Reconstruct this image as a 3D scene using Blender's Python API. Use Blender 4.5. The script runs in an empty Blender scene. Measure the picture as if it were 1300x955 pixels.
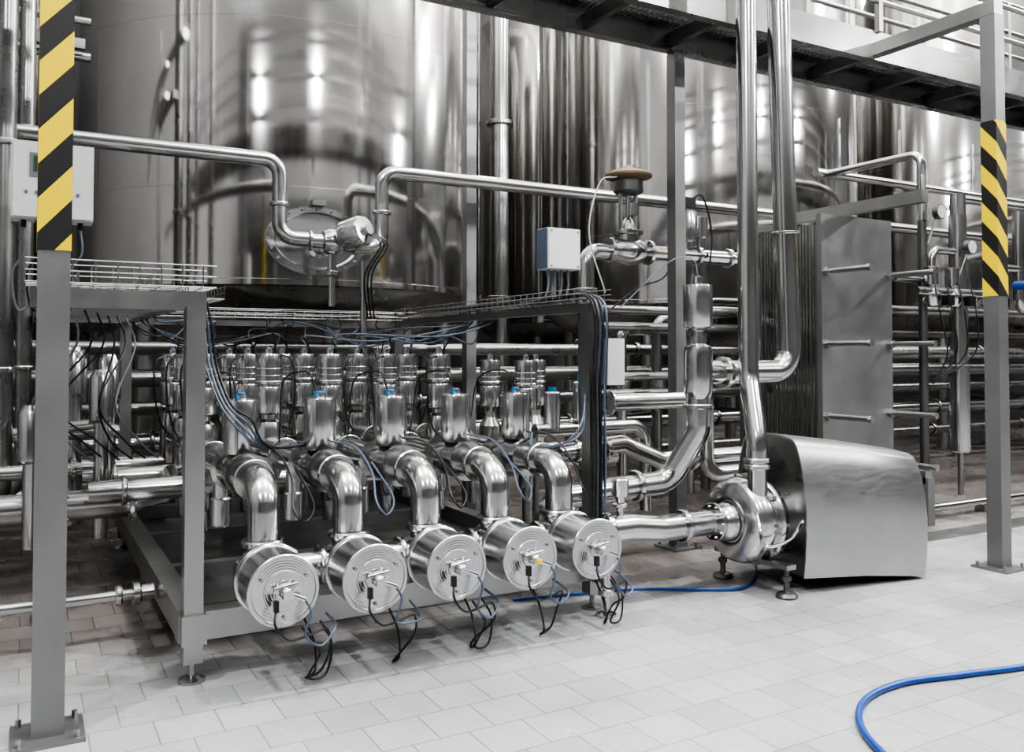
import bpy, math, random
from mathutils import Vector, Matrix
random.seed(7)
V=Vector
# ------------------------------------------------------------------ materials
def new_mat(name):
    m=bpy.data.materials.new(name); m.use_nodes=True
    nt=m.node_tree; b=nt.nodes['Principled BSDF']
    return m,nt,b
def steel(name,col=(.55,.55,.545),rough=.28,var=.12,stretch=(1,1,1),scale=6,bump=0.0,metal=1.0,dirt=.25):
    m,nt,b=new_mat(name); N=nt.nodes; L=nt.links
    tc=N.new('ShaderNodeTexCoord'); mp=N.new('ShaderNodeMapping'); mp.inputs['Scale'].default_value=stretch
    L.new(tc.outputs['Object'],mp.inputs['Vector'])
    n=N.new('ShaderNodeTexNoise'); n.inputs['Scale'].default_value=scale; n.inputs['Detail'].default_value=3
    L.new(mp.outputs[0],n.inputs['Vector'])
    r=N.new('ShaderNodeMapRange'); r.inputs[1].default_value=.3; r.inputs[2].default_value=.7
    r.inputs[3].default_value=max(.03,rough-var*.6); r.inputs[4].default_value=rough+var
    L.new(n.outputs['Fac'],r.inputs[0]); L.new(r.outputs[0],b.inputs['Roughness'])
    n2=N.new('ShaderNodeTexNoise'); n2.inputs['Scale'].default_value=1.3; n2.inputs['Detail'].default_value=3
    L.new(tc.outputs['Object'],n2.inputs['Vector'])
    cr=N.new('ShaderNodeValToRGB'); cr.color_ramp.elements[0].position=.3; cr.color_ramp.elements[1].position=.65
    cr.color_ramp.elements[0].color=(*[c*(1-dirt) for c in col],1); cr.color_ramp.elements[1].color=(*col,1)
    L.new(n2.outputs['Fac'],cr.inputs['Fac']); L.new(cr.outputs['Color'],b.inputs['Base Color'])
    b.inputs['Metallic'].default_value=metal
    if bump>0:
        bp=N.new('ShaderNodeBump'); bp.inputs['Strength'].default_value=bump; bp.inputs['Distance'].default_value=.01
        L.new(n.outputs['Fac'],bp.inputs['Height']); L.new(bp.outputs[0],b.inputs['Normal'])
    return m
def plain(name,col,rough=.5,metal=0,var=.15,emit=0):
    m,nt,b=new_mat(name); N=nt.nodes; L=nt.links
    tc=N.new('ShaderNodeTexCoord'); n=N.new('ShaderNodeTexNoise'); n.inputs['Scale'].default_value=3; n.inputs['Detail'].default_value=6
    L.new(tc.outputs['Object'],n.inputs['Vector'])
    cr=N.new('ShaderNodeValToRGB'); cr.color_ramp.elements[0].color=(*[c*(1-var) for c in col],1); cr.color_ramp.elements[1].color=(*[min(1,c*(1+var)) for c in col],1)
    L.new(n.outputs['Fac'],cr.inputs['Fac']); L.new(cr.outputs['Color'],b.inputs['Base Color'])
    b.inputs['Roughness'].default_value=rough; b.inputs['Metallic'].default_value=metal
    if emit>0:
        b.inputs['Emission Color'].default_value=(*col,1); b.inputs['Emission Strength'].default_value=emit
    return m
M_TANK=steel('tank_stainless',(.60,.59,.575),.10,.02,(1,1,.4),.8,.035,dirt=.10)
M_PIPE=steel('pipe_stainless',(.57,.57,.565),.17,.03,(1,1,1),3,dirt=.15)
M_ACT=steel('actuator_stainless',(.64,.64,.64),.17,.02,(1,1,1),5,dirt=.08)
M_DISC=steel('turned_stainless',(.60,.60,.60),.21,.02,(1,1,1),5,dirt=.06)
def rings(m):
    nt=m.node_tree;N=nt.nodes;L=nt.links;b=N['Principled BSDF']
    tc=N.new('ShaderNodeTexCoord'); w=N.new('ShaderNodeTexWave'); w.wave_type='RINGS'; w.rings_direction='Y'; w.inputs['Scale'].default_value=28; w.inputs['Distortion'].default_value=.3
    L.new(tc.outputs['Object'],w.inputs['Vector']); bp=N.new('ShaderNodeBump'); bp.inputs['Strength'].default_value=.16; bp.inputs['Distance'].default_value=.002
    L.new(w.outputs['Fac'],bp.inputs['Height']); L.new(bp.outputs[0],b.inputs['Normal'])
rings(M_DISC)
M_VOL=steel('pump_casing_stainless',(.60,.60,.60),.20,.03,(1,1,1),4,dirt=.1)
M_FRAME=steel('frame_stainless',(.40,.40,.395),.32,.06,(1,1,1),4,dirt=.2)
M_COL=steel('column_steel',(.26,.26,.262),.40,.06,(2,2,1),5,metal=.8,dirt=.2)
M_DARK=steel('dark_steel',(.14,.14,.14),.38,.06,(1,1,1),4,metal=.85,dirt=.2)
M_MID=steel('dull_stainless',(.31,.31,.306),.28,.06,(1,1,1),4,dirt=.25)
M_SHROUD=steel('shroud_brushed',(.47,.47,.47),.34,.06,(1,6,6),9,.04,dirt=.12)
M_PLATE=steel('exchanger_plate',(.26,.26,.26),.40,.06,(1,1,1),5,metal=.8,dirt=.2)
M_BLACK=plain('black_rubber',(.008,.008,.009),.4)
M_CABLEB=plain('blue_grey_cable',(.07,.095,.135),.4)
M_CABLEG=plain('grey_cable',(.15,.165,.185),.45)
M_BLUE=plain('blue_hose_rubber',(.008,.055,.26),.35)
M_BLUECAP=plain('blue_cap',(.01,.13,.28),.4)
M_WHITE=plain('white_enclosure',(.58,.58,.575),.45,var=.05)
M_SCREEN=plain('lcd_screen',(.06,.09,.06),.15)
M_BRASS=steel('bronze_diaphragm',(.26,.20,.13),.5,.05,metal=.5)
M_YEL=plain('yellow_plastic',(.7,.50,.02),.5)
M_WALLD=plain('wall_paint_dark',(.085,.085,.087),.7)
M_WALL=plain('wall_paint_grey',(.20,.20,.203),.7)
M_CEIL=plain('ceiling_panel',(.74,.74,.73),.7,var=.05)
M_LAMP=plain('lamp_glass',(1,.99,.97),.3,emit=12,var=0)
def hazard(name,sg):
    m,nt,b=new_mat(name); N=nt.nodes; L=nt.links
    tc=N.new('ShaderNodeTexCoord'); s=N.new('ShaderNodeSeparateXYZ'); L.new(tc.outputs['Object'],s.inputs[0])
    a=N.new('ShaderNodeMath'); a.operation='SUBTRACT'; L.new(s.outputs[0],a.inputs[0]); L.new(s.outputs[1],a.inputs[1])
    k=N.new('ShaderNodeMath'); k.operation='MULTIPLY'; k.inputs[1].default_value=-1.15*sg; L.new(a.outputs[0],k.inputs[0])
    z=N.new('ShaderNodeMath'); z.operation='ADD'; L.new(k.outputs[0],z.inputs[0]); L.new(s.outputs[2],z.inputs[1])
    d=N.new('ShaderNodeMath'); d.operation='DIVIDE'; d.inputs[1].default_value=.27; L.new(z.outputs[0],d.inputs[0])
    f=N.new('ShaderNodeMath'); f.operation='FRACT'; L.new(d.outputs[0],f.inputs[0])
    g=N.new('ShaderNodeMath'); g.operation='GREATER_THAN'; g.inputs[1].default_value=.5; L.new(f.outputs[0],g.inputs[0])
    mx=N.new('ShaderNodeMix'); mx.data_type='RGBA'; mx.inputs[6].default_value=(.008,.008,.008,1); mx.inputs[7].default_value=(.62,.46,.0,1)
    L.new(g.outputs[0],mx.inputs[0]); L.new(mx.outputs[2],b.inputs['Base Color']); b.inputs['Roughness'].default_value=.5
    return m
M_HAZ=hazard('hazard_stripe',1); M_HAZ2=hazard('hazard_stripe_mirrored',-1)
def floor_mat():
    m,nt,b=new_mat('floor_tiles'); N=nt.nodes; L=nt.links
    tc=N.new('ShaderNodeTexCoord')
    br=N.new('ShaderNodeTexBrick'); br.inputs['Scale'].default_value=1; br.inputs['Brick Width'].default_value=.24; br.inputs['Row Height'].default_value=.24
    br.inputs['Mortar Size'].default_value=.003; br.inputs['Color1'].default_value=(.385,.388,.392,1); br.inputs['Color2'].default_value=(.305,.308,.312,1); br.inputs['Mortar'].default_value=(.19,.19,.19,1)
    L.new(tc.outputs['Object'],br.inputs['Vector'])
    n=N.new('ShaderNodeTexNoise'); n.inputs['Scale'].default_value=.9; n.inputs['Detail'].default_value=6; n.inputs['Roughness'].default_value=.5
    L.new(tc.outputs['Object'],n.inputs['Vector'])
    cr=N.new('ShaderNodeValToRGB'); cr.color_ramp.elements[0].position=.45; cr.color_ramp.elements[1].position=.7
    cr.color_ramp.elements[0].color=(1,1,1,1); cr.color_ramp.elements[1].color=(.74,.72,.705,1)
    L.new(n.outputs['Fac'],cr.inputs['Fac'])
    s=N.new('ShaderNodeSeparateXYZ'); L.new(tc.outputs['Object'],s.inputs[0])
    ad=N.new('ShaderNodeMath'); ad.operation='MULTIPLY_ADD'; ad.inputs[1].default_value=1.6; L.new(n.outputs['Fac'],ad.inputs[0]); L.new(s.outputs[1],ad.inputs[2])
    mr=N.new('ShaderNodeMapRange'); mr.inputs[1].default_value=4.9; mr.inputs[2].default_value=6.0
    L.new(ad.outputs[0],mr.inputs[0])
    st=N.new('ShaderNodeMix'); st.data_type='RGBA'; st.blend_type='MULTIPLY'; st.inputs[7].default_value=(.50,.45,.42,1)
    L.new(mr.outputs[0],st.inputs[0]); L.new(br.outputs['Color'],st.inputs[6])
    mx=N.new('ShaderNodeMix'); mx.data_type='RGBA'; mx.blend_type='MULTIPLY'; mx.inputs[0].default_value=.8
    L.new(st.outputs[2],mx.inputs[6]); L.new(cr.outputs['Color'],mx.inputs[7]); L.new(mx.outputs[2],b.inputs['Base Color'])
    r=N.new('ShaderNodeMapRange'); r.inputs[1].default_value=.35; r.inputs[2].default_value=.65; r.inputs[3].default_value=.34; r.inputs[4].default_value=.16
    L.new(n.outputs['Fac'],r.inputs[0]); L.new(r.outputs[0],b.inputs['Roughness'])
    bp=N.new('ShaderNodeBump'); bp.inputs['Strength'].default_value=.3; bp.inputs['Distance'].default_value=.003; bp.invert=True
    L.new(br.outputs['Fac'],bp.inputs['Height']); L.new(bp.outputs[0],b.inputs['Normal'])
    return m
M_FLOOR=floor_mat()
# ------------------------------------------------------------------ builder
def frame(w):
    w=w.normalized(); a=V((0,0,1)) if abs(w.z)<.9 else V((1,0,0))
    u=w.cross(a).normalized(); v=w.cross(u).normalized(); return u,v,w
class B:
    def __init__(s): s.v=[];s.f=[];s.m=[];s.mats=[]
    def mi(s,mat):
        if mat not in s.mats: s.mats.append(mat)
        return s.mats.index(mat)
    def add(s,vs,fs,mat):
        o=len(s.v); s.v+= [tuple(x) for x in vs]; k=s.mi(mat)
        for f in fs: s.f.append([i+o for i in f]); s.m.append(k)
    def rev(s,o,axis,prof,mat,n=32,sx=1,sy=1):
        o=V(o); u,v,w=frame(V(axis)); vs=[];idx=[]
        for r,h in prof:
            if r<1e-6: idx.append([len(vs)]); vs.append(o+w*h)
            else:
                st=len(vs); idx.append(list(range(st,st+n)))
                for i in range(n):
                    a=2*math.pi*i/n; vs.append(o+w*h+u*(r*math.cos(a)*sx)+v*(r*math.sin(a)*sy))
        fs=[]
        for a,b in zip(idx,idx[1:]):
            if len(a)==1 and len(b)==1: continue
            for i in range(n):
                j=(i+1)%n
                if len(a)==1: fs.append([a[0],b[j],b[i]])
                elif len(b)==1: fs.append([a[i],a[j],b[0]])
                else: fs.append([a[i],a[j],b[j],b[i]])
        s.add(vs,fs,mat)
    def cyl(s,p0,p1,r,mat,n=16,bev=0):
        p0=V(p0);p1=V(p1);L=(p1-p0).length
        if bev: pr=[(0,0),(r-bev,0),(r,bev),(r,L-bev),(r-bev,L),(0,L)]
        else: pr=[(0,0),(r,0),(r,L),(0,L)]
        s.rev(p0,p1-p0,pr,mat,n)
    def box(s,c,d,mat,rz=0,M=None):
        x,y,z=[q/2 for q in d]
        vs=[V((a*x,b*y,e*z)) for a in(-1,1) for b in(-1,1) for e in(-1,1)]
        R=M if M else Matrix.Rotation(rz,3,'Z')
        vs=[R@q+V(c) for q in vs]
        s.add(vs,[[0,1,3,2],[4,6,7,5],[0,4,5,1],[2,3,7,6],[0,2,6,4],[1,5,7,3]],mat)
    def bar(s,p0,p1,w,h,mat):
        p0=V(p0);p1=V(p1);d=p1-p0;L=d.length;d.normalize()
        up=V((0,0,1)) if abs(d.z)<.95 else V((0,1,0))
        a=d.cross(up).normalized();b=a.cross(d).normalized()
        M=Matrix((d,a,b)).transposed(); s.box((p0+p1)/2,(L,w,h),mat,M=M)
    def path(s,c,r,mat,n,taper=None):
        t=[]
        for i in range(len(c)):
            a=c[max(0,i-1)];b=c[min(len(c)-1,i+1)]; t.append((b-a).normalized())
        u,_,_=frame(t[0]); vs=[]
        for i,p in enumerate(c):
            if i>0:
                u=(u-t[i]*u.dot(t[i]))
                if u.length<1e-6: u=frame(t[i])[0]
                u.normalize()
            w=t[i].cross(u)
            for k in range(n):
                a=2*math.pi*k/n; vs.append(p+u*(r*math.cos(a))+w*(r*math.sin(a)))
        fs=[]
        for i in range(len(c)-1):
            for k in range(n):
                j=(k+1)%n; fs.append([i*n+k,i*n+j,(i+1)*n+j,(i+1)*n+k])
        fs.append(list(range(n))[::-1]); e=(len(c)-1)*n; fs.append([e+k for k in range(n)])
        s.add(vs,fs,mat)
    def tube(s,pts,r,mat,bend=.1,n=20,steps=8):
        pts=[V(p) for p in pts]; c=[pts[0]]
        for i in range(1,len(pts)-1):
            p=pts[i];a=(pts[i-1]-p);b=(pts[i+1]-p);la,lb=a.length,b.length;a.normalize();b.normalize()
            ang=a.angle(b)
            if ang>math.pi-.02: c.append(p);continue
            t=min(bend/math.tan(ang/2),la*.49,lb*.49); R=t*math.tan(ang/2)
            bis=(a+b).normalized(); cen=p+bis*(R/math.sin(ang/2))
            s0=p+a*t-cen; s1=p+b*t-cen; tot=s0.angle(s1); ax=s0.cross(s1).normalized()
            for k in range(steps+1):
                c.append(cen+Matrix.Rotation(tot*k/steps,3,ax)@s0)
        c.append(pts[-1])
        s.path(c,r,mat,n)
    def cable(s,pts,r,mat,n=6,sub=8):
        P=[V(p) for p in pts]; P=[P[0]*2-P[1]]+P+[P[-1]*2-P[-2]]; c=[]
        for i in range(1,len(P)-2):
            a,b,d,e=P[i-1],P[i],P[i+1],P[i+2]
            for k in range(sub):
                t=k/sub; c.append(.5*((2*b)+(d-a)*t+(2*a-5*b+4*d-e)*t*t+(-a+3*b-3*d+e)*t**3))
        c.append(P[-2]); s.path(c,r,mat,n)
    def clamp(s,p,axis,r,mat=None,w=.035):
        mat=mat or M_PIPE; a=V(axis).normalized(); p=V(p)-a*(w/2)
        s.rev(p,a,[(r*.9,0),(r+.018,0),(r+.024,w*.25),(r+.024,w*.75),(r+.018,w),(r*.9,w)],mat,24)
    def flange(s,p,axis,r,mat=None,R=None,w=.03,bolts=8):
        mat=mat or M_PIPE; R=R or r*1.6; a=V(axis).normalized(); u,v,_=frame(a); p=V(p)
        s.rev(p-a*w/2,a,[(r*.8,0),(R-.004,0),(R,.004),(R,w-.004),(R-.004,w),(r*.8,w)],mat,28)
        for i in range(bolts):
            t=2*math.pi*i/bolts; q=p+(u*math.cos(t)+v*math.sin(t))*(R*.82)
            s.cyl(q-a*(w/2+.012),q+a*(w/2+.012),.009,mat,6)
    def make(s,name,smooth=True,origin=None):
        if origin: s.v=[(a-origin[0],b_-origin[1],c-origin[2]) for a,b_,c in s.v]
        me=bpy.data.meshes.new(name); me.from_pydata(s.v,[],s.f)
        for m in s.mats: me.materials.append(m)
        me.polygons.foreach_set('material_index',s.m)
        if smooth:
            me.polygons.foreach_set('use_smooth',[True]*len(me.polygons)); 
        me.update()
        if smooth: me.set_sharp_from_angle(angle=math.radians(32))
        ob=bpy.data.objects.new(name,me); bpy.context.collection.objects.link(ob)
        if origin: ob.location=origin
        return ob
# ------------------------------------------------------------------ room shell
X0,X1,Y0,Y1,H=-9,34,-6,22,10.6
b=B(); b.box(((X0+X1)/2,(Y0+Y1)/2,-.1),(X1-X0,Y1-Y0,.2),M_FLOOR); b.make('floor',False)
b=B(); b.box(((X0+X1)/2,(Y0+Y1)/2,H+.1),(X1-X0,Y1-Y0,.2),M_CEIL); b.make('ceiling',False)
b=B(); b.box(((X0+X1)/2,Y1+.1,H/2),(X1-X0,.2,H),M_WALL); b.make('wall_back',False)
b=B(); b.box(((X0+X1)/2,Y0-.1,H/2),(X1-X0,.2,H),M_WALLD); b.make('wall_front',False)
b=B(); b.box((X0-.1,(Y0+Y1)/2,H/2),(.2,Y1-Y0,H),M_WALL); b.make('wall_left',False)
b=B(); b.box((X1+.1,(Y0+Y1)/2,H/2),(.2,Y1-Y0,H),M_WALL); b.make('wall_right',False)
# ------------------------------------------------------------------ tanks
def tank(x,y,R=2.2,zb=2.13,zt=8.3,name='storage_tank',seed=0):
    b=B(); n=160
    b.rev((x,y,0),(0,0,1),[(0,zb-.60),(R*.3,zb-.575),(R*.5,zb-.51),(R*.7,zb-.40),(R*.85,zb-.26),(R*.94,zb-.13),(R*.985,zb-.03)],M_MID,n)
    b.rev((x,y,0),(0,0,1),[(R*.985,zb-.03),(R+.012,zb-.02),(R+.012,zb+.03),(R,zb+.035),(R,zt),(R*.93,zt+.22),(R*.6,zt+.45),(0,zt+.6)],M_TANK,n)
    for z in (zb+.85,zb+2.35,zb+3.85):
        b.rev((x,y,0),(0,0,1),[(R-.002,z-.006),(R+.0015,z-.003),(R+.0015,z+.003),(R-.002,z+.006)],M_TANK,n)
    for k,(z0,z1) in enumerate(((zb+.04,zb+.85),(zb+.85,zb+2.35),(zb+2.35,zb+3.85))):
        for i in range(5):
            a=2*math.pi*(i/5)+k*.7+seed*.4
            p=V((x+math.cos(a)*R,y+math.sin(a)*R,0)); b.box((p.x,p.y,(z0+z1)/2),(.004,.012,z1-z0),M_TANK,rz=a)
    for i in range(6):
        a=math.pi/6+i*math.pi/3; px,py=x+math.cos(a)*R*.8,y+math.sin(a)*R*.8
        b.cyl((px,py,.02),(px,py,zb-.2),.085,M_FRAME,20); b.cyl((px,py,0),(px,py,.025),.17,M_FRAME,20)
    b.cyl((x,y,.9),(x,y,zb-.55),.08,M_PIPE,20); b.tube([(x,y,1.0),(x,y,.7),(x,y-1.6,.7)],.08,M_PIPE,.15)
    return b.make(name)
for k,(x,y) in enumerate(((2.53,9.7),(8.33,9.5),(14.2,9.5),(20.1,9.5),(4.9,15.6),(-.6,15.6),(10.4,15.6),(16.0,15.6))): tank(x,y,seed=k+1)
b=B(); c=V((2.24,7.53,2.50))
b.rev(c,(0,-1,0),[(.40,-.1),(.40,.03),(.455,.035),(.455,.06),(.38,.065),(.36,.04),(.2,.055),(0,.06)],M_PIPE,64,sx=1,sy=.66)
for i in range(20):
    t=2*math.pi*i/20; q=c+V((.425*math.cos(t),-.055,.425*.66*math.sin(t))); b.cyl(q,q+V((0,-.03,0)),.012,M_FRAME,6)
b.box((2.24,7.45,2.83),(.12,.1,.05),M_FRAME)
b.make('tank_manway')
b=B(); b.cyl((5.18,9.5,.3),(5.18,9.5,9.0),.12,M_PIPE,28); b.cyl((5.55,10.2,.3),(5.55,10.2,9.0),.07,M_MID,20)
for z in (2.2,4.4,6.6): b.flange((5.18,9.5,z),(0,0,1),.12,R=.17,w=.05)
b.box((5.18,9.5,.15),(.25,.25,.3),M_COL); b.box((5.55,10.2,.15),(.18,.18,.3),M_COL)
b.make('tank_vent_pipe')
# ------------------------------------------------------------------ long upper pipe with loop over manway
b=B(); YP=7.05; Z=3.08
b.tube([(-3,YP,Z),(1.80,YP,Z),(1.80,YP,2.45),(2.05,YP,2.45)],.060,M_PIPE,.13)
b.tube([(2.42,YP,2.40),(2.68,YP,2.42),(2.68,YP,Z),(12.5,YP,Z)],.060,M_PIPE,.13)
for x in (-.5,1.2,3.9,6.2,8.5): b.cyl((x-.012,YP,Z),(x+.012,YP,Z),.063,M_PIPE,20)
for p in ((1.80,YP,2.72),(2.68,YP,2.72)): b.clamp(p,(0,0,1),.057)
b.make('overhead_transfer_pipe')
b=B()
b.rev((2.03,YP,2.44),(1,0,0),[(0,0),(.062,0),(.085,.01),(.085,.03),(.06,.04),(.06,.12),(.09,.13),(.11,.18),(.11,.24),(.09,.29),(.06,.30),(.085,.36),(.085,.38),(.06,.40),(0,.40)],M_PIPE,28)
b.rev((2.26,YP-.02,2.46),(.62,-1,.22),[(0,0),(.05,0),(.05,.1),(.115,.11),(.13,.13),(.13,.30),(.115,.325),(.05,.33),(.045,.37),(0,.37)],M_ACT,28)
b.rev((2.24,YP+.0,2.44),(0,1,0),[(0,0),(.07,0),(.07,.35),(.10,.36),(.10,.42)],M_PIPE,24)
b.rev((2.24,YP,2.40),(0,0,-1),[(0,0),(.04,0),(.04,.2),(.06,.21),(.06,.24),(.03,.25),(.03,.5)],M_PIPE,20)
b.tube([(2.52,YP,2.3),(2.52,YP,1.0)],.03,M_PIPE)
for k in range(3):
    x=2.42+.03*k; b.cable([(x,YP-.3,2.5),(x+.12,YP-.35,2.4),(x+.02,YP-.25,2.15),(x+.1,YP-.1,1.8)],.007,M_BLACK)
b.make('tank_inlet_valve')
# ------------------------------------------------------------------ skid frame
b=B(); xl,xr,yf,yb=.69,2.95,4.27,7.35
zb0,zb1=.18,.31; zc=(zb0+zb1)/2
b.bar((xl-.06,yf,zc),(xr+.06,yf,zc),.11,.13,M_FRAME); b.bar((xl-.06,yb,zc),(xr+.06,yb,zc),.11,.13,M_FRAME)
for x in (xl,xr): b.bar((x,yf-.12,zc+.002),(x,yb,zc+.002),.11,.134,M_FRAME)
for y in (5.3,6.3): b.bar((xl,y,zc),(xr,y,zc),.08,.1,M_FRAME)
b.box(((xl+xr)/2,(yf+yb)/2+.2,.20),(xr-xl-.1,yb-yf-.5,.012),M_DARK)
def foot(b,x,y,zt):
    b.bar((x,y,.09),(x,y,zt),.085,.085,M_FRAME)
    b.cyl((x,y,.02),(x,y,.10),.016,M_FRAME,10); b.rev((x,y,0),(0,0,1),[(0,0),(.06,0),(.06,.012),(.02,.03),(0,.03)],M_FRAME,20)
foot(b,xl,yf-.05,1.72); foot(b,xr,yf,1.80); foot(b,xl,yb,1.74); foot(b,xr,yb,1.80); foot(b,xl,5.8,.2); foot(b,xr,5.8,.2)
b.bar((.02,yf-.02,1.745),(xl+.05,yf-.02,1.745),.09,.085,M_FRAME)
b.bar((xl,yf,1.76),(xl,yb,1.76),.06,.05,M_FRAME); b.bar((xr,yf,1.78),(xr,yb,1.78),.06,.05,M_FRAME); b.bar((xl,yb,1.76),(xr,yb,1.76),.06,.05,M_FRAME)
b.bar((.08,yf,1.76),(.08,yb,1.76),.05,.05,M_FRAME)
for i in range(9): b.bar((.08,4.5+i*.35,1.75),(xl,4.5+i*.35,1.75),.03,.02,M_FRAME)
b.make('manifold_skid_frame')
def mesh_tray(b,p0,p1,w,h,step=.08,mat=None):
    mat=mat or M_FRAME; p0=V(p0);p1=V(p1);d=(p1-p0);L=d.length;d.normalize();a=d.cross(V((0,0,1))).normalized();r=.0035
    for o,z in ((-w/2,h),(-w/2,h/2),(-w/2,0),(-w/4,0),(0,0),(w/4,0),(w/2,0),(w/2,h/2),(w/2,h)):
        b.cyl(p0+a*o+V((0,0,z)),p1+a*o+V((0,0,z)),r,mat,5)
    for i in range(int(L/step)+1):
        q=p0+d*(i*step)
        b.path([q-a*w/2+V((0,0,h)),q-a*w/2,q+a*w/2,q+a*w/2+V((0,0,h))],r,mat,4)
b=B()
mesh_tray(b,(.0,yf+.05,1.81),(.78,yf+.05,1.81),.26,.10,.09,M_MID)
mesh_tray(b,(.36,4.3,1.80),(.36,7.4,1.80),.30,.07)
mesh_tray(b,(.74,yf-.05,1.76),(.74,5.0,1.76),.16,.06)
mesh_tray(b,(.2,7.3,1.80),(3.1,7.3,1.80),.26,.07)
mesh_tray(b,(xr+.02,7.2,1.83),(xr+.02,4.25,1.83),.22,.06)
rc=random.Random(3)
for k in range(7):
    m=rc.choice([M_BLACK,M_BLACK,M_BLACK,M_CABLEG])
    b.cable([(.22+k*.04,4.35,1.82),(.24+k*.035,5.3,1.815),(.22+k*.04,6.3,1.82),(.5,7.2,1.82),(1.5,7.25+k*.015,1.82),(2.4,7.24+k*.02,1.82),(xr-.03,7.1,1.85),(xr-.05+k*.02,5.8,1.85),(xr-.05+k*.02,4.5,1.85)],.008,m)
b.make('cable_tray')
# ------------------------------------------------------------------ manifold
PX=[1.01,1.435,1.855,2.27,2.685]; ZP=.875; r=.079; ZH=.46; YH=4.22
b=B()
for i,x in enumerate(PX):
    b.tube([(x,6.9,ZP),(x,YH,ZP),(x,YH,ZH)],r,M_PIPE,.13,28,10)
    b.clamp((x,YH,ZH+.14),(0,0,1),r); b.clamp((x,YH+.19,ZP),(0,1,0),r,w=.025)
    b.rev((x,4.95,ZP),(0,-1,0),[(r,0),(.115,0),(.118,.025),(.09,.03),(.095,.08),(.108,.13),(.108,.27),(.095,.32),(.09,.37),(.118,.375),(.115,.40),(r,.40)],M_PIPE,32)
    b.cyl((x,4.72,ZP-.02),(x,4.72,ZP+.09),.06,M_PIPE,20)
    for y in (5.45,6.1): b.clamp((x,y,ZP),(0,1,0),r,w=.03)
    for y in (5.87,6.5,7.15):
        b.rev((x,y,.50),(0,0,1),[(0,0),(.055,0),(.06,.02),(.06,.15),(.085,.17),(.095,.25),(.095,.50),(.08,.55),(.05,.57),(.05,.6),(0,.6)],M_PIPE,24)
        b.cyl((x,y,.36),(x,y,.5),.045,M_ACT,16,.006)
    b.rev((x,5.25,.50),(0,0,1),[(0,0),(.05,0),(.06,.01),(.06,.16),(.045,.17),(.045,.4)],M_ACT,24)
for y,z in ((5.87,.66),(6.5,.66),(7.15,.66)):
    b.cyl((.35,y,z),(3.2,y,z),.07,M_PIPE,24)
    for x in (.55,1.22,1.65,2.06,2.48,2.95): b.clamp((x,y,z),(1,0,0),.07,w=.03)
b.cyl((PX[0],YH,ZH),(PX[-1]+.35,YH,ZH),.075,M_PIPE,28)
for i,x in enumerate(PX):
    b.rev((x,YH-.12,ZH),(0,1,0),[(0,0),(.09,0),(.1,.02),(.112,.06),(.116,.12),(.112,.19),(.1,.23),(.06,.27),(0,.275)],M_PIPE,28)
    for s in (-.145,.145): 
        if not(i==0 and s<0): b.clamp((x+s,YH,ZH),(1,0,0),.075,w=.03)
b.rev((PX[0]-.13,YH,ZH),(1,0,0),[(0,0),(.06,.005),(.075,.03),(.075,.13)],M_PIPE,24)
b.make('valve_manifold')
b=B()
b.cyl((-6,6.15,.545),(.62,6.15,.545),.095,M_PIPE,28); b.flange((.22,6.15,.545),(1,0,0),.095,R=.125,w=.05); b.flange((.62,6.15,.545),(1,0,0),.095,R=.125)
b.tube([(.62,6.15,.545),(.9,6.15,.6),(.9,6.5,.66)],.07,M_PIPE)
b.make('feed_pipe')
b=B(); b.tube([(-6,6.5,.73),(.35,6.5,.73)],.05,M_PIPE); b.clamp((.3,6.5,.73),(1,0,0),.05); b.make('feed_pipe')
b=B(); b.cyl((-6,5.0,.235),(.62,5.0,.235),.03,M_PIPE,16); b.clamp((.45,5.0,.235),(1,0,0),.03); b.rev((.52,5.0,.235),(1,0,0),[(0,0),(.06,0),(.06,.03),(.045,.04),(.045,.1),(0,.1)],M_PIPE,20)
for x in (-1.5,-.2): b.cyl((x,5.0,0),(x,5.0,.23),.012,M_FRAME,8)
b.make('drain_pipe')
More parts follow.
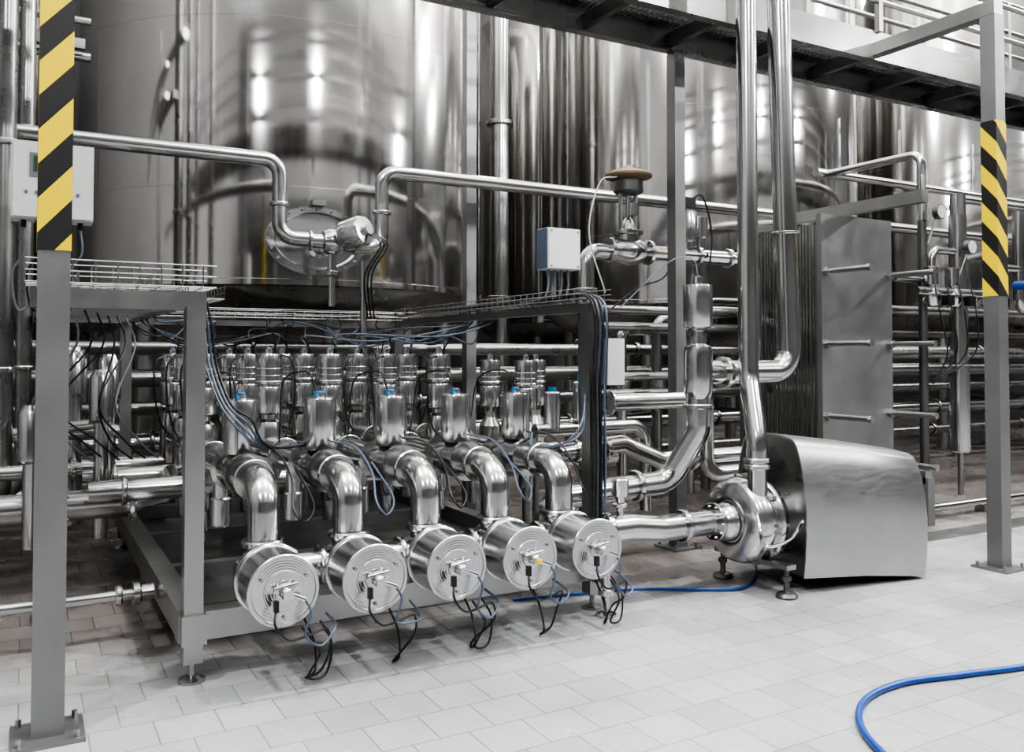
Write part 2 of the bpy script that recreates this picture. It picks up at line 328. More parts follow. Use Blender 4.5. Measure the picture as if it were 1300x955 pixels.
def big_actuator(x,i):
    b=B(); yb_=4.105; L=.275; R=.156
    b.rev((x,yb_,ZH),(0,-1,0),[(0,-.02),(.085,-.02),(.085,.0),(R-.015,.0),(R+.005,.008),(R+.009,.02),(R+.009,.035),(R,.04),(R,L-.03),(R+.004,L-.028),(R+.004,L-.004),(R,L),(R-.013,L),(R-.016,L-.006),(.09,L-.004),(.088,L-.001),(.05,L-.001),(.048,L+.012),(.028,L+.014),(.026,L+.05),(.018,L+.055),(0,L+.055)],M_DISC,64)
    b.box((x,yb_-L-.06,ZH+.0),(.045,.035,.035),M_ACT)
    b.cyl((x+.02,yb_-L-.06,ZH-.005),(x+.075,yb_-L-.065,ZH-.03),.011,M_ACT,10)
    b.cyl((x-.05,yb_-L-.03,ZH+.02),(x+.05,yb_-L-.03,ZH+.035),.009,M_ACT,10)
    for t in (30,150,270):
        a=math.radians(t); q=V((x+.115*math.cos(a),yb_-L+.004,ZH+.115*math.sin(a))); b.cyl(q,q+V((0,-.012,0)),.008,M_FRAME,8)
    fc=yb_-L-.06
    if i==3: b.cyl((x,fc,ZH),(x,fc-.03,ZH),.014,M_YEL,10)
    b.box((x-.05,fc+.0,ZH-.045),(.02,.025,.05),M_BLACK)
    rr=random.Random(i+40); q=lambda a: rr.uniform(-a,a)
    b.cable([(x-.05,fc,ZH-.06),(x-.06,fc-.03,ZH-.12),(x+.0,fc-.02,ZH-.19),(x+.1,fc+.03,ZH-.20),(x+.2,fc+.08,ZH-.2),(x+.24+q(.03),fc+.15,ZH-.31),(x+.18+q(.03),fc+.18,.08+q(.04)),(x+.14,fc+.2,.015),(x+.2,fc+.26,.02),(x+.22,fc+.34,.12),(x+.17,fc+.36,.25)],.0055,M_BLACK,6,10)
    b.cable([(x+.075,fc,ZH-.03),(x+.10,fc-.01,ZH-.09),(x+.08,fc,ZH-.19),(x+.16,fc+.03,ZH-.24+q(.03)),(x+.24,fc+.08,ZH-.22+q(.03)),(x+.25,fc+.25,ZH-.18)],.006,M_CABLEB,6,10)
    if i in (0,2,4): b.cable([(x+.08,fc+.06,ZH-.17),(x+.14,fc+.08,ZH-.25),(x+.18,fc+.12,.14),(x+.13,fc+.13,.04),(x+.22,fc+.16,.03),(x+.26,fc+.2,.15),(x+.22,fc+.25,.25)],.0055,M_BLACK,6,10)
    b.make('horizontal_valve_actuator',origin=(x,yb_,ZH))
for i,x in enumerate(PX): big_actuator(x,i)
for i,x in enumerate(PX):
    b=B(); y=4.72; z0=ZP+.09
    b.rev((x,y,z0),(0,0,1),[(0,0),(.04,0),(.04,.006),(.06,.008),(.087,.012),(.090,.02),(.090,.285),(.086,.295),(.060,.30),(.035,.302),(.032,.32),(0,.32)],M_ACT,40)
    b.cyl((x,y,z0+.317),(x,y,z0+.332),.024,M_BLUECAP,16,.004)
    b.cyl((x-.03,y-.02,z0+.30),(x-.03,y-.02,z0+.33),.008,M_BLUECAP,8)
    b.make('pneumatic_valve_actuator')
def double_act(x,y,z0=1.02,s=1.0):
    b=B()
    for a in (-.045,.045): b.bar((x+a,y,z0-.02),(x+a,y,z0+.08),.012,.02,M_FRAME)
    b.rev((x,y,z0),(0,0,1),[(0,0),(.02,0),(.02,.05),(.06,.055),(.088,.062),(.090,.07),(.090,.225),(.086,.235),(.05,.238),(.05,.25),(.092,.252),(.094,.258),(.094,.268),(.088,.275),(.088,.30),(.091,.303),(.091,.31),(.088,.313),(.088,.345),(.091,.348),(.091,.355),(.088,.358),(.088,.44),(.084,.452),(.05,.457),(.03,.46),(.028,.49),(.015,.495),(.015,.51),(0,.51)],M_ACT,32)
    b.cyl((x+.04,y,z0+.45),(x+.04,y,z0+.49),.01,M_BLACK,8)
    b.make('double_seat_valve_actuator')
for y in (5.87,6.5,7.15):
    for x in PX: double_act(x,y,1.05)
for x,y in ((3.45,5.9),(3.45,6.5),(3.9,6.5)):
    double_act(x,y,1.0)
b=B()
for x,y in ((3.45,5.9),(3.45,6.5),(3.9,6.5)):
    b.rev((x,y,.45),(0,0,1),[(0,0),(.055,0),(.06,.02),(.06,.12),(.09,.15),(.095,.45),(.05,.52),(.05,.57),(0,.57)],M_PIPE,24); b.cyl((x,y,0),(x,y,.46),.03,M_FRAME,12)
b.cyl((3.2,6.5,.66),(4.3,6.5,.66),.07,M_PIPE,20); b.cyl((3.2,5.9,.66),(4.3,5.9,.66),.07,M_PIPE,20)
b.make('valve_branch_manifold')
b=B(); rc=random.Random(11)
for x in PX:
    for y in (5.87,6.5,7.15):
        for k in range(2):
            m=rc.choice([M_BLACK,M_BLACK,M_BLACK,M_CABLEB,M_CABLEG])
            tx=x+rc.uniform(-.5,.5); dx=rc.uniform(-.15,.15)
            if rc.random()<.5: end=(max(.75,min(2.9,tx)),7.22,1.82)
            elif x<1.8: end=(xl+.02,y+rc.uniform(-.8,.5),1.80)
            else: end=(xr,y+rc.uniform(-.8,.4),1.83)
            e=V(end); s=V((x+.04,y,1.54)); mid=(s+e)/2
            b.cable([s,s+V((dx*.3,-.02,.10)),V((mid.x+dx,mid.y-.1,rc.uniform(1.55,1.75))),e+V((0,-.03,-.10)),e],.006,m)
        if rc.random()<.8:
            dx=rc.choice([-.13,.13]); b.cable([(x+.06,y-.04,1.5),(x+dx,y-.1,1.45),(x+dx*1.1,y-.12,1.2),(x+dx*.8,y-.1,1.0),(x+dx*.4,y-.1,.9)],.006,M_BLACK)
b.make('actuator_cabling')
b=B(); rc=random.Random(5)
for k in range(4):
    o=k*.018
    b.cable([(xl+.03+o,4.5,1.84),(xl+.07+o,4.5,1.65),(xl+.10+o,4.52,1.45),(xl+.16+o,4.45,1.25),(xl+.25+o,4.42,1.12+o),(xl+.38+o,4.55,1.02),(xl+.5+o+.1*k,4.90,.99)],.006,(M_CABLEB,M_CABLEG,M_CABLEB,M_BLACK)[k])
for k,x in enumerate(PX):
    b.cable([(x+.05,4.65,1.02),(x+.13,4.5,1.0),(x+.17,4.35,.88),(x+.14,4.2,.75),(x+.2,4.2,.68),(x+.27,4.3,.75),(x+.26,4.6,.9)],.0055,M_CABLEB if k%2 else M_BLACK)
    b.cable([(x-.03,4.70,1.30),(x-.06,4.75,1.40),(x-.14,4.95,1.35),(x-.12,5.1,1.1),(x-.1,5.2,.98)],.005,M_BLACK)
for k in range(7):
    x=xr-.03+k*.015; y=yf-.055-(k%2)*.012
    b.cable([(x,yf+.3,1.87),(x,y,1.80),(x,y,1.3),(x+rc.uniform(-.01,.01),y,.9),(x,y,.5),(x+.02,y+.02,.34)],.0065,M_CABLEB if k in(2,5) else M_BLACK)
for k in range(2):
    b.cable([(xr-.02,4.3,1.3-.08*k),(xr-.12,4.2,1.1-.05*k),(xr-.22,4.25,.98),(xr-.3,4.45,.95),(PX[4]+.05,4.6,1.02)],.006,M_CABLEB)
b.make('pneumatic_hose_bundle')
# ------------------------------------------------------------------ pump line
b=B()
b.tube([(PX[4]+.18,YH,ZH),(3.20,YH,ZH),(3.42,YH,.43),(3.86,YH,.43)],.080,M_PIPE,.3,28)
b.clamp((3.02,YH,ZH),(1,0,0),.078); b.clamp((3.60,YH,.43),(1,0,0),.078); b.flange((3.86,YH,.43),(1,0,0),.078,R=.12,bolts=10)
b.cyl((3.12,YH,ZH),(3.12,YH,.62),.022,M_PIPE,14); b.clamp((3.12,YH,.60),(0,0,1),.022,w=.02)
b.rev((3.12,YH,.62),(0,0,1),[(0,0),(.03,0),(.03,.03),(.05,.035),(.052,.05),(.052,.13),(.045,.14),(0,.14)],M_ACT,24)
b.rev((2.93,YH-.12,.36),(0,0,-1),[(0,-.1),(.035,-.1),(.035,.0),(.055,.01),(.055,.04),(.03,.05),(.03,.2),(.045,.21),(.045,.24),(.018,.25),(.018,.34),(.06,.345),(.06,.36),(0,.36)],M_PIPE,20)
b.make('pump_suction_pipe')
b=B(); pc=V((4.02,YH-.03,.43))
b.rev((3.86,pc.y,pc.z),(1,0,0),[(.078,0),(.10,.02),(.12,.05),(.125,.09),(.18,.10),(.235,.115),(.262,.14),(.275,.18),(.275,.235),(.265,.265),(.29,.27),(.295,.28),(.295,.30),(.285,.31),(.20,.315),(.18,.36),(.18,.46),(0,.46)],M_VOL,56)
b.rev((3.955,pc.y,pc.z),(1,0,0),[(.14,0),(.155,0),(.155,-.012),(.14,-.012)],M_PIPE,40)
for i in range(10):
    t=2*math.pi*i/10; q=V((4.10,pc.y+.283*math.cos(t),pc.z+.283*math.sin(t))); b.cyl(q,q+V((.09,0,0)),.012,M_FRAME,8)
b.tube([(4.06,pc.y-.15,pc.z+.02),(4.06,pc.y-.15,pc.z+.38)],.062,M_PIPE)
b.clamp((4.06,pc.y-.15,pc.z+.36),(0,0,1),.062)
b.cable([(4.0,pc.y-.2,pc.z+.1),(3.93,pc.y-.3,pc.z+.0),(3.95,pc.y-.32,pc.z-.1),(4.15,pc.y-.33,pc.z-.08),(4.3,pc.y-.3,pc.z+.02)],.010,M_PIPE)
b.rev((4.17,pc.y,pc.z),(1,0,0),[(.0,0),(.20,0),(.225,.01),(.225,.03),(.17,.04),(.16,.2),(0,.2)],M_WHITE,40)
for i in range(6):
    t=2*math.pi*(i+.3)/6; q=V((4.165,pc.y+.19*math.cos(t),pc.z+.19*math.sin(t))); b.cyl(q,q+V((.01,0,0)),.02,M_BLACK,12)
for x,y in ((4.12,3.86),(4.12,4.42),(5.15,3.86),(5.15,4.42)):
    b.rev((x,y,0),(0,0,1),[(0,0),(.065,0),(.068,.012),(.055,.03),(.022,.04),(.018,.05),(.018,.1),(.03,.105),(.03,.13),(.016,.135),(.016,.2),(0,.2)],M_DARK,20)
b.bar((4.12,3.82,.19),(4.12,4.46,.19),.08,.03,M_FRAME); b.bar((5.15,3.86,.19),(5.15,4.42,.19),.08,.03,M_FRAME); b.bar((4.12,4.14,.19),(5.2,4.14,.19),.1,.03,M_FRAME)
prof=[(-.325,0),(-.34,.12),(-.352,.28),(-.352,.44),(-.335,.60),(-.305,.74),(-.27,.835),(-.245,.868),(-.21,.885),(-.1,.90),(0,.905)]
prof=prof+[(-a,z) for a,z in prof[-2::-1]]
def ring(x,zb,k,inset=0): return [V((x,a*(1-inset),zb+z*k*(1-inset*.5))) for a,z in prof]
R8=Matrix.Rotation(math.radians(-7),3,'Z'); org=V((4.3,4.17,0))
rings_=[ring(0,.10,.975),ring(0,.10,.975),ring(.5,.07,.94),ring(1.00,.02,.91),ring(1.02,.02,.90,.02)]
n=len(prof); vs=[];fs=[]
for rg in rings_: vs+=[R8@p+org for p in rg]
for i in range(len(rings_)-1):
    for k in range(n-1): fs.append([i*n+k,i*n+k+1,(i+1)*n+k+1,(i+1)*n+k])
b.add(vs,fs,M_SHROUD); e=(len(rings_)-1)*n; b.add(vs[e:],[list(range(n))],M_SHROUD)
vi=[R8@p+org for p in ring(0,.10,.975,.03)]; b.add(vs[:n]+vi,[[k,k+1,n+k+1,n+k] for k in range(n-1)],M_SHROUD)
vd=[R8@(p+V((.03,0,0)))+org for p in ring(0,.10,.975,.03)]; b.add(vd,[list(range(n))],M_MID)
b.add(vi+vd,[[k,k+1,n+k+1,n+k] for k in range(n-1)],M_SHROUD)
b.make('centrifugal_pump')
b=B()
b.tube([(4.06,4.04,.82),(4.06,4.04,.95),(4.15,4.2,1.35),(4.15,4.2,7.5)],.066,M_PIPE,.3,24)
b.clamp((4.15,4.2,5.2),(0,0,1),.066); b.clamp((4.06,4.04,.83),(0,0,1),.062)
b.make('pump_discharge_riser')
b=B()
b.tube([(4.50,4.33,7.5),(4.60,4.33,3.5),(4.70,4.36,1.38),(3.86,4.36,1.38)],.080,M_PIPE,.16,24)
b.clamp((4.655,4.345,2.35),(-.02,0,1),.078,w=.02)
b.flange((4.08,4.36,1.38),(1,0,0),.08,R=.105,w=.04,bolts=0)
b.rev((3.86,4.36,1.62),(0,0,-1),[(0,0),(.05,0),(.05,.05),(.085,.07),(.095,.12),(.095,.36),(.085,.40),(.07,.42)],M_PIPE,28)
b.tube([(3.86,4.36,1.25),(3.86,4.36,1.0),(3.72,4.5,.66),(2.78,4.5,.62),(2.78,4.5,.36)],.078,M_PIPE,.16,24,10)
b.clamp((3.86,4.36,1.16),(0,0,1),.078); b.clamp((3.45,4.5,.652),(1,0,0),.078)
b.make('bypass_pipe')
b=B()
b.rev((3.86,4.36,1.60),(0,0,1),[(0,0),(.035,0),(.035,.05),(.06,.055),(.06,.07),(.092,.08),(.096,.09),(.096,.34),(.092,.355),(.06,.36),(.03,.365),(.028,.41),(.018,.415),(0,.415)],M_ACT,36)
b.cable([(3.86,4.36,2.02),(3.82,4.36,2.12),(3.65,4.4,2.10),(3.4,4.6,1.8)],.0045,M_CABLEG)
b.make('pneumatic_valve_actuator')
# --- control valve group
b=B(); yv=5.6; zv=2.33
b.tube([(3.82,yv,1.0),(3.82,yv,zv-.02),(4.05,yv,zv-.02)],.065,M_PIPE,.16); b.tube([(4.4,yv,zv),(5.6,yv,zv),(5.6,yv,1.2)],.06,M_PIPE,.16)
for p in ((3.82,yv,2.0),(3.82,yv,1.6)): b.clamp(p,(0,0,1),.065)
for x in (4.7,4.95,5.3): b.clamp((x,yv,zv),(1,0,0),.06)
b.make('steam_supply_pipe')
b=B()
xv=4.23
b.rev((4.02,yv,zv),(1,0,0),[(.05,0),(.10,0),(.10,.03),(.07,.04),(.09,.1),(.115,.2),(.115,.26),(.09,.33),(.07,.38),(.10,.39),(.10,.42),(.05,.42)],M_PIPE,28)
b.rev((xv,yv,zv+.05),(0,0,1),[(.09,0),(.09,.08),(.12,.085),(.12,.11),(.06,.13),(.04,.2),(.02,.22),(.02,.5)],M_PIPE,24)
for s in (-.07,.07): b.bar((xv+s,yv,zv+.15),(xv+s*1.1,yv,zv+.48),.02,.03,M_FRAME)
b.box((xv,yv-.07,zv+.33),(.06,.05,.1),M_ACT)
b.rev((xv,yv,zv+.46),(0,0,1),[(0,0),(.10,0),(.12,.02),(.12,.10),(.13,.11)],M_DARK,28)
b.rev((xv,yv,zv+.57),(0,0,1),[(0,0),(.12,0),(.185,.02),(.195,.03),(.195,.045),(.185,.055),(.12,.08),(.05,.1),(.03,.12),(0,.12)],M_BRASS,40)
b.cable([(xv-.15,yv-.05,zv+.58),(xv-.35,yv-.1,zv+.5),(xv-.45,yv-.1,zv+.1),(xv-.3,yv-.1,zv-.35)],.006,M_WHITE)
b.make('diaphragm_control_valve')
b=B(); xg=4.85
b.rev((xg,yv,zv+.05),(0,0,1),[(0,0),(.05,0),(.05,.06),(.075,.065),(.08,.09),(.08,.3),(.07,.32),(.03,.33),(.03,.37),(0,.37)],M_ACT,24)
b.rev((xg+.14,yv,zv+.05),(0,0,1),[(0,0),(.04,0),(.04,.1),(.06,.11),(.06,.28),(0,.3)],M_ACT,20)
b.box((xg-.02,yv-.02,zv+.44),(.12,.08,.08),M_BLACK); b.cyl((xg-.05,yv,zv+.46),(xg-.11,yv-.02,zv+.53),.035,M_BLACK,14)
b.cable([(xg,yv,zv+.45),(xg+.12,yv-.05,zv+.5),(xg+.22,yv-.05,zv+.2),(xg+.15,yv-.1,zv-.1)],.008,M_BLACK)
b.cable([(xg-.05,yv,zv+.4),(xg-.25,yv-.05,zv-.15),(xg-.6,yv-.1,zv-.3),(xg-.9,yv-.1,zv-.5)],.007,M_BLACK)
b.make('solenoid_valve')
b=B()
b.cyl((3.6,5.0,1.16),(4.36,5.0,1.16),.062,M_PIPE,24); b.flange((3.6,5.0,1.16),(1,0,0),.06,R=.09,w=.02,bolts=0)
b.tube([(4.36,5.0,1.16),(4.5,5.0,1.16),(4.5,5.0,.6),(5.2,5.0,.6)],.06,M_PIPE,.13)
b.tube([(3.2,5.05,.82),(3.75,5.05,.86),(4.1,5.05,.72),(5.4,5.05,.72)],.065,M_PIPE,.15)
b.tube([(3.2,5.35,.95),(4.2,5.35,.95),(4.2,5.35,.3)],.05,M_PIPE,.13)
for x in (3.35,3.6,4.4): b.clamp((x,5.05,.83 if x<4 else .72),(1,0,0),.065)
for x,z in ((3.35,.95),(3.6,1.02)):
    b.cyl((x,5.35,z),(x,5.35,z+.28),.06,M_ACT,20,.01); b.cyl((x,5.35,z+.28),(x,5.35,z+.31),.03,M_BLUECAP,12)
b.make('return_pipework')
b=B(); c=V((2.98,4.68,2.17))
b.box(c,(.24,.13,.26),M_WHITE); b.box(c+V((0,-.068,0)),(.232,.012,.252),M_WHITE); b.box(c+V((-.124,0,0)),(.008,.12,.25),M_CABLEB)
for sx in (-1,1):
    for sz in (-1,1): b.cyl(c+V((sx*.1,-.07,sz*.11)),c+V((sx*.1,-.078,sz*.11)),.007,M_FRAME,8)
b.bar(c+V((0,.08,-.33)),c+V((0,.08,.1)),.04,.04,M_FRAME)
for k in range(4):
    x=c.x-.08+k*.05; b.cyl((x,c.y,c.z-.13),(x,c.y,c.z-.165),.012,M_CABLEG,8); b.cable([(x,c.y,c.z-.16),(x,c.y,c.z-.24),(x-.02,c.y+.03,c.z-.31),(x-.03,c.y+.3,c.z-.33)],.007,M_CABLEG)
b.make('junction_box')
b=B(); c=V((3.50,4.95,1.45)); b.box(c,(.16,.18,.32),M_CABLEB); b.box(c+V((.05,-.1,0)),(.14,.02,.32),M_WHITE); b.bar((3.42,5.05,.0),(3.42,5.05,1.75),.05,.05,M_FRAME); b.make('junction_box')
b=B(); c=V((.13,5.45,2.45))
b.box(c,(.40,.18,.42),M_WHITE); b.box(c+V((0,-.095,0)),(.385,.015,.405),M_WHITE); b.box(c+V((-.03,-.105,.08)),(.17,.01,.13),M_CABLEG); b.box(c+V((-.03,-.111,.085)),(.13,.006,.085),M_SCREEN)
for k in range(6): b.cyl(c+V((-.13+.05*k,-.103,-.07)),c+V((-.13+.05*k,-.110,-.07)),.010,M_CABLEG,8)
for k in range(5):
    x=c.x-.14+k*.07; b.cyl((x,c.y,c.z-.21),(x,c.y,c.z-.25),.014,M_BLACK,8); b.cable([(x,c.y,c.z-.24),(x+.01,c.y,c.z-.38),(x-.05,c.y+.05,c.z-.5),(x-.02,c.y+.1,c.z-.7),(x+.08,c.y+.1,c.z-.62)],.006,M_BLACK if k%2 else M_CABLEG)
b.bar((.13,5.58,0),(.13,5.58,2.7),.06,.06,M_FRAME); b.box((.13,5.58,.01),(.16,.16,.02),M_FRAME)
b.make('control_panel')
b=B()
for x,y,rr,z0,z1 in ((-.12,6.6,.065,.5,6.0),(-.0,7.3,.055,.5,6.0),(.16,7.6,.08,.4,5.5),(-.35,6.9,.05,.3,6.0)):
    b.tube([(x,y,z1),(x,y,z0),(x-1.5,y,z0)],rr,M_MID,.15); b.clamp((x,y,2.9),(0,0,1),rr); b.clamp((x,y,1.4),(0,0,1),rr)
b.make('riser_pipe')
b=B()
for k,(y,z,rr) in enumerate(((7.9,3.95,.04),(7.9,4.25,.03),(7.6,4.6,.06))): b.cyl((-4,y,z),(.45,y,z),rr,M_PIPE,16)
b.bar((-.9,7.75,0),(-.9,7.75,5.0),.08,.08,M_COL)
b.bar((-.9,7.75,4.0),(.4,7.75,4.0),.08,.08,M_COL)
b.make('pipe_rack')
b=B(); rc=random.Random(8)
for x,y,z0,z1,rr in ((.45,6.3,.3,1.4,.045),(.3,6.9,.3,1.55,.07),(.55,7.0,.3,1.5,.05),(.05,5.9,.35,1.2,.05)):
    b.rev((x,y,z0),(0,0,1),[(0,0),(rr,0),(rr,z1-z0-.35),(rr+.03,z1-z0-.33),(rr+.03,z1-z0-.05),(rr,z1-z0),(0,z1-z0)],M_PIPE,20)
for k in range(6):
    x=.2+k*.08; b.cable([(x,5.0+k*.3,1.78),(x+.05,5.3+k*.2,1.55),(x-.1+rc.uniform(-.1,.1),5.8,1.2),(x+.05,6.1,.95),(x+.2,6.3,.8)],.006,rc.choice([M_BLACK,M_CABLEG]))
b.tube([(.0,6.35,1.0),(.5,6.35,1.05),(.5,6.35,.6)],.035,M_PIPE,.1); b.tube([(-.3,6.8,.95),(.6,6.8,.95)],.05,M_PIPE)
b.make('side_valve_cluster')
b=B()
for y,z,rr in ((7.75,1.55,.06),(7.85,1.30,.075),(7.8,1.05,.06),(7.9,.75,.085),(7.75,.45,.06)):
    b.cyl((-5,y,z),(16,y,z),rr,M_PIPE if z in(.75,) else M_MID,20)
    for k in range(10): b.clamp((-4+2.1*k+z,y,z),(1,0,0),rr,M_MID)
for x in (-1.5,.2,3.3,5.6,7.0,9.5,12): b.bar((x,7.98,0),(x,7.98,1.75),.06,.06,M_COL)
b.make('header_pipe_rack')
b=B()
for k,x in enumerate((4.9,5.4,5.9,6.2)):
    b.tube([(x,6.6+.1*k,0.1),(x,6.6+.1*k,1.75+.1*k),(x+.8,6.6+.1*k,1.75+.1*k),(x+.8,7.5,1.75+.1*k)],.05,M_MID if k%2 else M_PIPE,.12)
    b.rev((x,6.6+.1*k,1.0),(0,0,1),[(.05,0),(.09,0),(.09,.25),(.05,.27)],M_ACT,20)
for z in (1.9,1.75,1.3,1.15): b.cyl((4.3,6.3,z),(6.35,6.3,z),.04,M_MID,16)
b.make('process_pipework')
# ------------------------------------------------------------------ columns
def column(x,y,top,foot=True,haz=None,w=.11):
    b=B(); b.bar((x,y,0),(x,y,top),w,w,M_COL)
    b.box((x,y,.008),(.26,.26,.016),M_COL)
    for sx in(-1,1):
        for sy in(-1,1): b.cyl((x+sx*.1,y+sy*.1,.016),(x+sx*.1,y+sy*.1,.045),.012,M_FRAME,6)
    if haz: b.bar((x,y,1.91),(x,y,3.15),w+.006,w+.006,haz)
    b.make('hazard_striped_column' if haz else 'steel_column',False)
column(.10,3.90,3.905,haz=M_HAZ,w=.115); column(5.98,3.65,3.905,haz=M_HAZ2)
column(4.45,5.27,3.87,w=.10); column(3.65,7.3,6.0,w=.10)
# ------------------------------------------------------------------ walkway
b=B(); ya,ybk=4.6,5.3; z0,z1=3.88,4.10
for y in (ya,ybk):
    b.bar((-4,y,(z0+z1)/2),(18,y,(z0+z1)/2),.02,z1-z0,M_MID); 
    for z in (z0,z1): b.bar((-4,y+(.03 if y<5 else -.03),z),(18,y+(.03 if y<5 else -.03),z),.08,.015,M_MID)
x=-3.6
while x<18:
    b.bar((x,ya,z0+.09),(x,ybk,z0+.09),.05,.10,M_DARK); x+=.8
x=-4
while x<18:
    b.box((x,(ya+ybk)/2,z1),(.008,ybk-ya,.03),M_DARK); x+=.05
for k in range(8): b.box((7,ya+.05+k*.088,z1),(22,.008,.02),M_DARK)
for xx in (-2,.10,2.2,5.98,9.0,12,15,17.5):
    b.bar((xx,3.60,3.96),(xx,ya,3.96),.10,.10,M_FRAME)
    for y in (ya-.02,ybk+.02): b.bar((xx,y,z1),(xx,y,z1+1.1),.045,.045,M_FRAME)
for y in (ya-.02,ybk+.02):
    for z in (4.35,4.65,4.9,5.2): b.cyl((-4,y,z),(18,y,z),.022,M_FRAME,12)
b.make('elevated_walkway')
for x in (9.6,13.5): column(x,5.0,3.87,w=.10)
# unseen gantry, added behind the viewer to give the tanks something to mirror
b=B()
b.box((10,-4.6,5.0),(34,1.6,.18),M_COL)
for x in range(-6,27,4):
    b.bar((x,-3.9,0),(x,-3.9,5.0),.2,.2,M_COL); b.bar((x,-3.85,5.05),(x,-3.85,6.1),.05,.05,M_FRAME)
for z in (5.55,6.1): b.cyl((-6,-3.85,z),(26,-3.85,z),.025,M_FRAME,10)
b.make('added_reflection_gantry')
# ------------------------------------------------------------------ plate heat exchanger
b=B(); xa,xb,yp=6.43,7.42,5.6
b.box(((xa+xb)/2,yp,1.53),(xb-xa,.06,2.56),M_PLATE)
for k in range(46):
    y=yp+.05+k*.019; b.box(((xa+xb)/2-.01,y,1.60),(xb-xa-.04+(.012 if k%2 else 0),.016,2.25),M_PIPE if k%3 else M_FRAME)
b.box(((xa+xb)/2,yp+.98,1.48),(xb-xa+.05,.06,2.75),M_PLATE)
for z in (2.90,.42): b.bar(((xa+xb)/2,yp-.75,z),((xa+xb)/2,yp+1.0,z),.09,.11,M_FRAME)
b.bar(((xa+xb)/2,yp-.75,0),((xa+xb)/2,yp-.75,.42),.09,.05,M_COL)
for x in (xa+.05,xb-.05):
    for z in (2.27,1.60,.93,.45):
        b.cyl((x,yp-.52,z),(x,yp+1.0,z),.026,M_FRAME,12); b.cyl((x,yp-.03,z),(x,yp-.075,z),.045,M_FRAME,6); b.cyl((x,yp-.50,z),(x,yp-.53,z),.034,M_FRAME,6)
for x in (xa+.02,xb-.02): b.box((x,yp,.13),(.1,.2,.26),M_COL); b.box((x,yp+.98,.05),(.1,.2,.1),M_COL)
b.make('plate_heat_exchanger')
# ------------------------------------------------------------------ right hand pipework
b=B(); y=5.75
b.tube([(7.7,y,2.28),(8.3,y,2.28),(8.3,y,2.6),(8.9,y,2.6)],.04,M_PIPE,.1)
for z,rr,mt in ((1.98,.05,M_MID),(1.72,.035,M_DARK),(1.50,.05,M_MID),(1.30,.03,M_DARK)): b.cyl((7.6,y+.4,z),(16,y+.4,z),rr,mt,16)
b.tube([(8.15,y,2.9),(8.15,y,.1)],.045,M_DARK); b.tube([(8.75,y,3.0),(8.75,y,1.4)],.09,M_PIPE); b.cyl((8.75,y,.45),(8.75,y,1.4),.10,M_ACT,24,.02); b.cyl((8.75,y,0),(8.75,y,.45),.03,M_FRAME)
b.tube([(7.9,y-.1,2.15),(9.3,y-.1,2.15),(9.3,y-.1,2.45),(12,y-.1,2.45)],.045,M_PIPE,.1)
b.tube([(9.7,y-.1,3.1),(9.7,y-.1,2.0),(12,y-.1,2.0)],.06,M_PIPE,.12)
for x,z in ((8.1,2.85),(8.6,2.52)):
    b.cyl((x,y-.2,z+.1),(x,y-.26,z+.1),.075,M_DARK,24); b.cyl((x,y-.26,z+.1),(x,y-.265,z+.1),.066,M_WHITE,24); b.cyl((x,y-.1,z-.2),(x,y-.2,z+.05),.012,M_PIPE)
for x in (8.15,8.5,9.1):
    b.rev((x,y-.1,2.0),(0,0,1),[(0,0),(.06,0),(.09,.05),(.09,.12),(.06,.16),(.04,.2),(.07,.22),(.07,.4),(0,.42)],M_ACT,20); b.box((x+.05,y-.25,2.05),(.1,.08,.1),M_BLACK)
b.cyl((9.45,y-.2,2.25),(9.45,y-.45,2.25),.05,M_BLUE,12)
for k in range(4): b.cable([(8.1+.2*k,y-.15,2.3),(8.0+.2*k,y-.3,1.9),(8.25+.15*k,y-.2,1.5),(8.15,y-.1,1.2)],.008,M_BLACK)
b.make('pressure_gauge_pipework')
b=B(); b.tube([(8.0,7.0,3.62),(14,7.0,3.62)],.05,M_PIPE,.1); b.tube([(8.15,7.0,3.6),(8.15,5.75,3.6),(8.15,5.75,2.88)],.045,M_PIPE,.12)
b.tube([(9.9,6.5,3.45),(9.9,6.5,.4)],.09,M_PIPE); b.tube([(10.0,6.5,3.4),(15,6.5,3.4)],.05,M_PIPE)
for x in (8.4,9.5,11): b.cyl((x,7,3.62),(x,7,4.3),.02,M_FRAME,8)
b.make('overhead_branch_pipe')
b=B(); b.cyl((5.9,5.05,.095),(15,5.05,.095),.038,M_PIPE,16)
for x in (6.6,8,9.5,11): b.box((x,5.05,.03),(.06,.1,.06),M_FRAME)
b.make('floor_pipe')
b=B(); b.box((9.5,4.55,.004),(9,.22,.008),M_FRAME); b.make('drain_channel',False)
b=B()
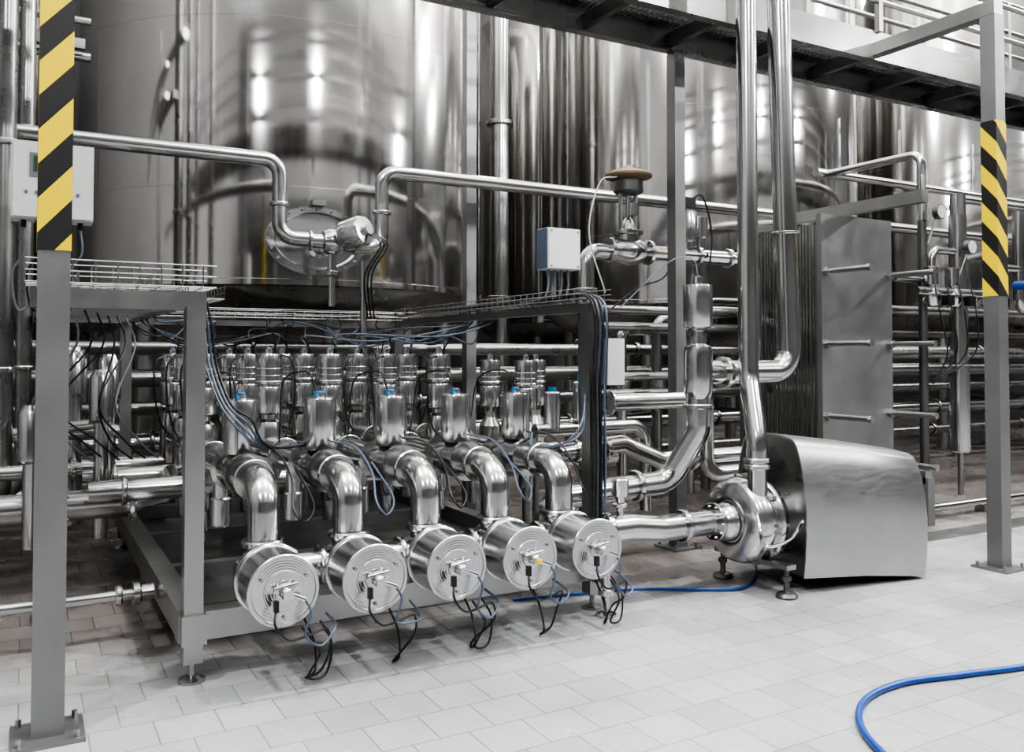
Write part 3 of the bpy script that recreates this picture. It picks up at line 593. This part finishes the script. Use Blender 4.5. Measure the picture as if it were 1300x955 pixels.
b.cable([(2.5,1.2,.016),(2.7,1.9,.016),(2.88,2.30,.016),(3.14,2.52,.016),(3.47,2.58,.016),(3.85,2.50,.016),(4.3,2.42,.016),(5.0,2.5,.016),(6.2,2.2,.016)],.0145,M_BLUE,14,16)
b.make('blue_water_hose')
b=B(); b.cable([(2.6,4.6,.014),(3.1,4.5,.014),(3.42,4.42,.014),(3.75,4.22,.014),(4.0,4.12,.014),(4.3,4.3,.014),(4.6,4.6,.014)],.009,M_BLUE,10,12); b.make('blue_air_hose')
# ------------------------------------------------------------------ lamps
def lamp(x,y,e,zl=9.05):
    b=B(); b.rev((x,y,zl),(0,0,1),[(0,.0),(.24,.0),(.25,.02),(.16,.16),(.10,.28),(.10,.42),(0,.44)],M_FRAME,24); b.cyl((x,y,zl+.4),(x,y,H-.002),.01,M_FRAME,6)
    b.cyl((x,y,zl-.015),(x,y,zl),.2,M_LAMP,20)
    b.make('high_bay_lamp')
    l=bpy.data.lights.new('high_bay_light','POINT'); l.energy=e; l.shadow_soft_size=.10; l.color=(1,1,1)
    o=bpy.data.objects.new('high_bay_light',l); o.location=(x,y,zl-.3); bpy.context.collection.objects.link(o)
for x in (-3.5,2.5,8.5,14.5):
    lamp(x,-2.6,750,7.4); lamp(x+1.5,2.2,1500,9.6)
for x in (5.4,11.3): lamp(x,6.6,600,9.6)
lamp(22,2,1000,9.6); lamp(7.7,12.6,900,9.6); lamp(2.2,12.7,450,9.6)
w=bpy.data.worlds.new('world'); bpy.context.scene.world=w; w.use_nodes=True
w.node_tree.nodes['Background'].inputs[0].default_value=(.5,.5,.52,1); w.node_tree.nodes['Background'].inputs[1].default_value=.3
sc=bpy.context.scene
try:
    sc.view_settings.view_transform='AgX'; sc.view_settings.look='AgX - High Contrast'
except Exception as ex: print(ex)
# ------------------------------------------------------------------ camera
cd=bpy.data.cameras.new('camera'); cam=bpy.data.objects.new('camera',cd); bpy.context.collection.objects.link(cam)
cam.location=(0,0,1.5); cam.rotation_euler=(math.radians(91.5),0,math.radians(-29.4))
cd.sensor_width=36; cd.lens=36*1100/1300; cd.shift_y=-.0433; cd.clip_end=200
bpy.context.scene.camera=cam
